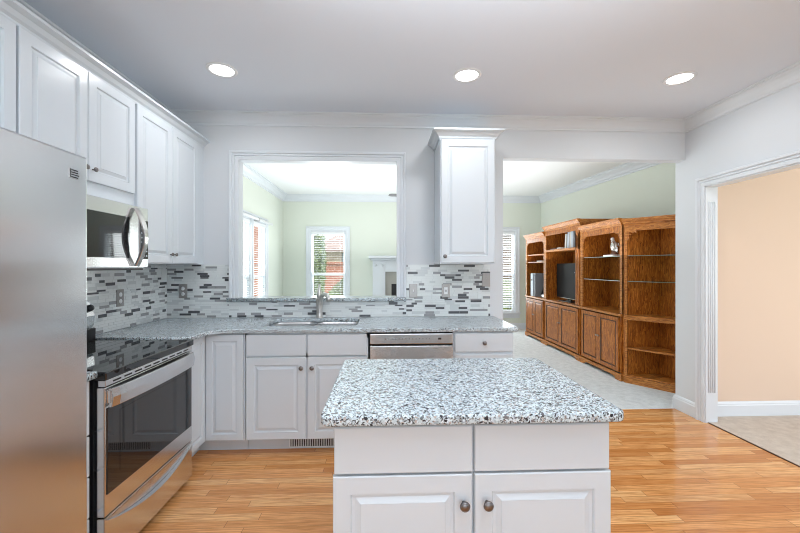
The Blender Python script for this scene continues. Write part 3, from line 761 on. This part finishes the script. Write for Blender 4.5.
for z in (1.19, 1.49):
    o = part(MB().prism(tri, z, z + .007), 'glass_shelf', 'sglass', t); part(MB().prism(strip((.03, -.04), Vector(bq) - dv * .03, .004, -.004), z, z + .007), 'shelf_edge', 'edge', o)
b = MB(); zc = H4 - .14
for i in range(5):
    aa = i / 4 * PI / 2; p = Vector(a) + dv * (.13 - .085 * math.sin(aa)); b.ball((p.x, p.y, zc - .10 + .085 * math.cos(aa)), .011, n=8)
b.prism(strip(Vector(a) + dv * .035, Vector(a) + dv * .13, .008, .0), zc - .018, zc).prism(strip(Vector(a) + dv * .035, Vector(a) + dv * .055, .008, 0), zc - .10, zc)
part(b, 'fretwork_bracket', 'oakh', t)

# contents of the wall units (UX + y_local, y_far - x_local)
t = thing('television', 'black flat screen television in the entertainment center', 'television', (UX + .15, 5.90, .801), -PI / 2)
part(MB().box(-.415, -.02, .055, .40, .02, .62), 'screen', 'tv', t, bevel=.006)
part(MB().box(-.41, -.022, .05, .395, -.018, .06), 'lower_bezel', 'chrome', t)
part(MB().box(-.05, -.01, .01, .05, .02, .08), 'stand_neck', 'black', t); part(MB().box(-.20, -.09, 0, .20, .09, .012), 'stand', 'black', t, bevel=.004)
t = thing('computer_tower', 'silver fronted computer tower in the farthest oak unit', 'computer', (UX + .03, 7.08, .801), -PI / 2)
part(MB().box(-.10, 0, 0, .10, .33, .44), 'case', 'dpaper', t, bevel=.006); part(MB().box(-.095, -.012, .005, .02, 0, .435), 'front_panel', 'bluew', t, bevel=.004)
part(MB().box(-.07, -.016, .30, -.01, -.011, .33), 'disc_drive', 'black', t)
t = thing('tablet_frame', 'leaning black screen beside the silver computer tower', 'screen', (UX + .09, 6.72, .801), -PI / 2)
b = MB().prism([(0, 0.02), (.02, .015), (.16, .42), (.14, .425)], -.16, .16, 'x'); part(b, 'screen', 'tv', t); part(MB().box(-.10, -.02, 0, .10, .14, .015), 'stand', 'black', t)
part(MB().prism([(-.002, .02), (.0, .019), (.012, .05), (.010, .051)], -.16, .16, 'x'), 'lower_bezel', 'chrome', t)
tag(MB().box(-.11, 0, 0, .11, .24, .022).build('paper_stack', 'cream', loc=(UX + .05, 6.85, 1.459), rz=-PI / 2), 'flat stack of white papers on a shelf of the farthest oak unit', 'papers')
def book(label, x, y, z, w, h, d, m, lean=0, flat=False):
    t = thing('book', label, 'book', (x, y, z), -PI / 2)
    cv = MB().box(0, 0, 0, w, .004, h).box(0, 0, 0, .004, d, h).box(w - .004, 0, 0, w, d, h)
    o = part(cv, 'cover', m, t); part(MB().box(.004, .004, .004, w - .004, d - .005, h - .004), 'pages', 'cream', t)
    if lean: t.rotation_euler[1] = 0; t.rotation_euler = (0, 0, -PI / 2); t.rotation_euler.rotate_axis('Y', lean)
    return t
yb = 5.985
for lab, w, h, d, m, ln in (
        ('white binder leaning at the left end of the upright row above the television', .05, .235, .20, 'cream', .10),
        ('pale blue binder, second in the row above the television', .055, .255, .20, 'bluew', .06),
        ('tall white binder, third in the row above the television', .045, .27, .20, 'cream', .0),
        ('grey-blue binder, fourth in the row above the television', .055, .275, .20, 'bluew', 0),
        ('dark grey binder at the right end of the row above the television', .05, .27, .20, 'dpaper', 0)):
    book(lab, UX + .10, yb - (.015 if ln else 0), 1.6565 + (.006 if ln else 0), w, h, d, m, ln); yb -= w + .006 + (.03 if ln else 0)
tag(MB().box(0, 0, 0, .13, .16, .028).build('book', 'cream', loc=(UX + .06, 6.16, 1.656), rz=-PI / 2, bevel=.003), 'small white book lying flat left of the binder row', 'book')
tag(MB().box(0, 0, 0, .17, .13, .018).build('book', 'dpaper', loc=(UX + .05, 6.38, 1.656), rz=-PI / 2, bevel=.003), 'thin dark book lying flat at the far end of the shelf above the television', 'book')
t = thing('figurine', 'small dark red figurine behind the top of the television', 'figurine', (UX + .36, 5.62, .801))
part(MB().lathe([(.06, 0), (.06, .012), (.02, .04), (.022, .50), (.04, .54), (.045, .60), (.025, .66), (.0005, .67)]), 'body', 'brown', t); part(MB().ball((-.0, 0, .70), .035), 'head', 'porc', t)
# eagle figurine on a white block
tag(MB().box(-.10, -.08, 0, .10, .08, .022).build('book', 'cream', loc=(UX + .14, 4.73, 1.498), rz=-PI / 2, bevel=.003), 'white book lying under the bird figurine', 'book')
t = thing('bird_figurine', 'white and brown bird figurine on the upper glass shelf', 'figurine', (UX + .14, 4.71, 1.5205))
part(MB().lathe([(.045, 0), (.05, .008), (.04, .02), (.028, .045), (.0005, .05)]), 'base', 'brown', t)
part(MB().ball((0, 0, .105), .05, (.9, 1.05, 1.25)).tube([(0, .01, .14), (0, .03, .175), (0, .035, .20)], .024, 10, rs=[.034, .024, .02]), 'body', 'porc', t)
part(MB().ball((0, .04, .208), .022, (1, 1.15, 1)).tube([(0, .06, .208), (0, .085, .200)], .006, 8, rs=[.009, .002]), 'head', 'porc', t)
part(MB().ball((-.035, -.01, .11), .04, (.35, 1., 1.5)).ball((.035, -.01, .11), .04, (.35, 1., 1.5)).ball((0, -.05, .07), .03, (.7, 1., 1.6)), 'wings', 'chrome', t)

# ---------------------------------------------------------------- fireplace mantel and ceiling fan
t = thing('fireplace_mantel', 'white fireplace mantel seen through the pass-through', 'fireplace', (.55, FY, 0))
b = MB().box(-.80, -.16, 0, -.53, -.001, 1.50); b.box(.53, -.16, 0, .80, -.001, 1.50); b.box(-.53, -.16, 1.26, .53, -.001, 1.50)
part(b, 'surround', 'trim', t, bevel=.004)
part(MB().box(-.84, -.20, 1.50, .84, -.001, 1.54).box(-.88, -.25, 1.54, .88, -.001, 1.60), 'mantel_shelf', 'trim', t, bevel=.008)
b = MB().box(-.53, -.10, 0, -.40, -.001, 1.26).box(.40, -.10, 0, .53, -.001, 1.26).box(-.40, -.10, 1.0, .40, -.001, 1.26); part(b, 'tile_surround', 'stone', t)
part(MB().box(-.40, -.06, 0, .40, -.002, 1.0), 'firebox', 'black', t)
for x in (-.74, -.60, .60, .74): part(MB().lathe([(.03, -.16), (.03, -.17), (.014, -.178), (.0005, -.178)], (x, 0, 1.40), 'y', 14), 'rosette', 'trim', t)
t = thing('ceiling_fan', 'grey ceiling fan in the family room, one blade tip showing at the pass-through edge', 'fan', (.90, 5.7, 2.899))
part(MB().lathe([(.07, 0), (.07, -.03), (.015, -.05), (.015, -.38), (.10, -.40), (.115, -.44), (.10, -.52), (.0005, -.54)]), 'motor', 'trim', t)
for i in range(5):
    aa = PI + i * 2 * PI / 5 + .12; o = part(MB().box(.10, -.02, -.004, .24, .02, .002).prism([(.22, -.05), (.80, -.07), (.84, -.04), (.84, .04), (.80, .07), (.22, .05)], -.006, .002), 'blade', 'fanblade', t)
    o.location = (0, 0, -.46); o.rotation_euler = (.06, 0, aa)

# ---------------------------------------------------------------- outside
struct(MB().box(-40, FY + .25, -.5, 30, 60, -.3).box(-40, -40, -.5, -2.5, FY + .25, -.3).box(-2.5, -40, -.5, 30, -2.8, -.3), 'ground', 'grass')
t = thing('brick_house', 'pale brick house with a hipped shingle roof seen through the far window', 'house', (-2.1, 19.0, -.3))
part(MB().box(-1.2, 0, 0, 4.5, 6, 2.45), 'wall', 'brickp', t)
part(MB().rings([[(-1.6, -.4, 2.40), (4.9, -.4, 2.40), (4.9, 6.4, 2.40), (-1.6, 6.4, 2.40)], [(-1.6, -.4, 2.5), (4.9, -.4, 2.5), (4.9, 6.4, 2.5), (-1.6, 6.4, 2.5)], [(.6, 2.9, 4.2), (3.0, 2.9, 4.2), (3.0, 3.1, 4.2), (.6, 3.1, 4.2)]]), 'roof', 'roof', t)
w = part(MB().box(-.05, -.04, 1.7, .28, .02, 2.35), 'window', 'dpaper', t)
tag(MB().box(-5.8, 13, -.3, 2.2, 13.25, 1.45).box(-5.8, 12.95, 1.45, 2.22, 13.3, 1.53).build('brick_garden_wall', 'brick'), 'low orange brick garden wall outside the far windows', 'wall')
tag(MB().box(-6.0, 2, -.3, -5.82, 34, 4.2).build('brick_side_wall', 'brick'), 'tall red brick wall outside the side windows', 'wall')
tag(MB().box(3.0, 12.0, -.3, 9, 12.3, 3.4).build('brick_outbuilding', 'brickd'), 'brown brick wall outside the window beside the oak units', 'wall')
random.seed(4)
def bush(name, label, cat, loc, rx, h, z0, n, m='leaf', cone=True):
    t = thing(name, label, cat, loc)
    if z0 > 0: part(MB().lathe([(.09, 0), (.06, h * .8)], n=10), 'trunk', 'bark', t)
    b = MB()
    for i in range(n):
        f = random.random(); z = z0 + f * (h - z0); r = rx * ((1 - f * .75) if cone else math.sin(PI * min(.95, f * .8 + .15))) * random.uniform(.7, 1); a = random.random() * 2 * PI
        p = Vector((r * math.cos(a), r * math.sin(a), z)); s_ = random.uniform(.05, .11)
        d_ = Vector((random.gauss(0, 1), random.gauss(0, 1), random.gauss(0, .6) + .4)).normalized() * s_; e = d_.orthogonal().normalized() * s_ * .5
        b.bm.faces.new([b.bm.verts.new(p - d_), b.bm.verts.new(p + e), b.bm.verts.new(p + d_), b.bm.verts.new(p - e)])
    part(b, 'foliage', m, t, fixn=False); return t
bush('conifer_tree', 'tall green conifer filling the left half of the far window', 'tree', (-2.02, 10.6, -.3), .36, 3.9, .25, 5200, cone=False)
bush('shrub', 'green shrub low outside the far window', 'shrub', (-1.1, 11.9, -.3), .7, 1.35, 0, 2200, cone=False)
bush('shrub', 'green shrub outside the window beside the oak units', 'shrub', (3.3, 10.6, -.3), .8, 1.3, 0, 2000, cone=False)
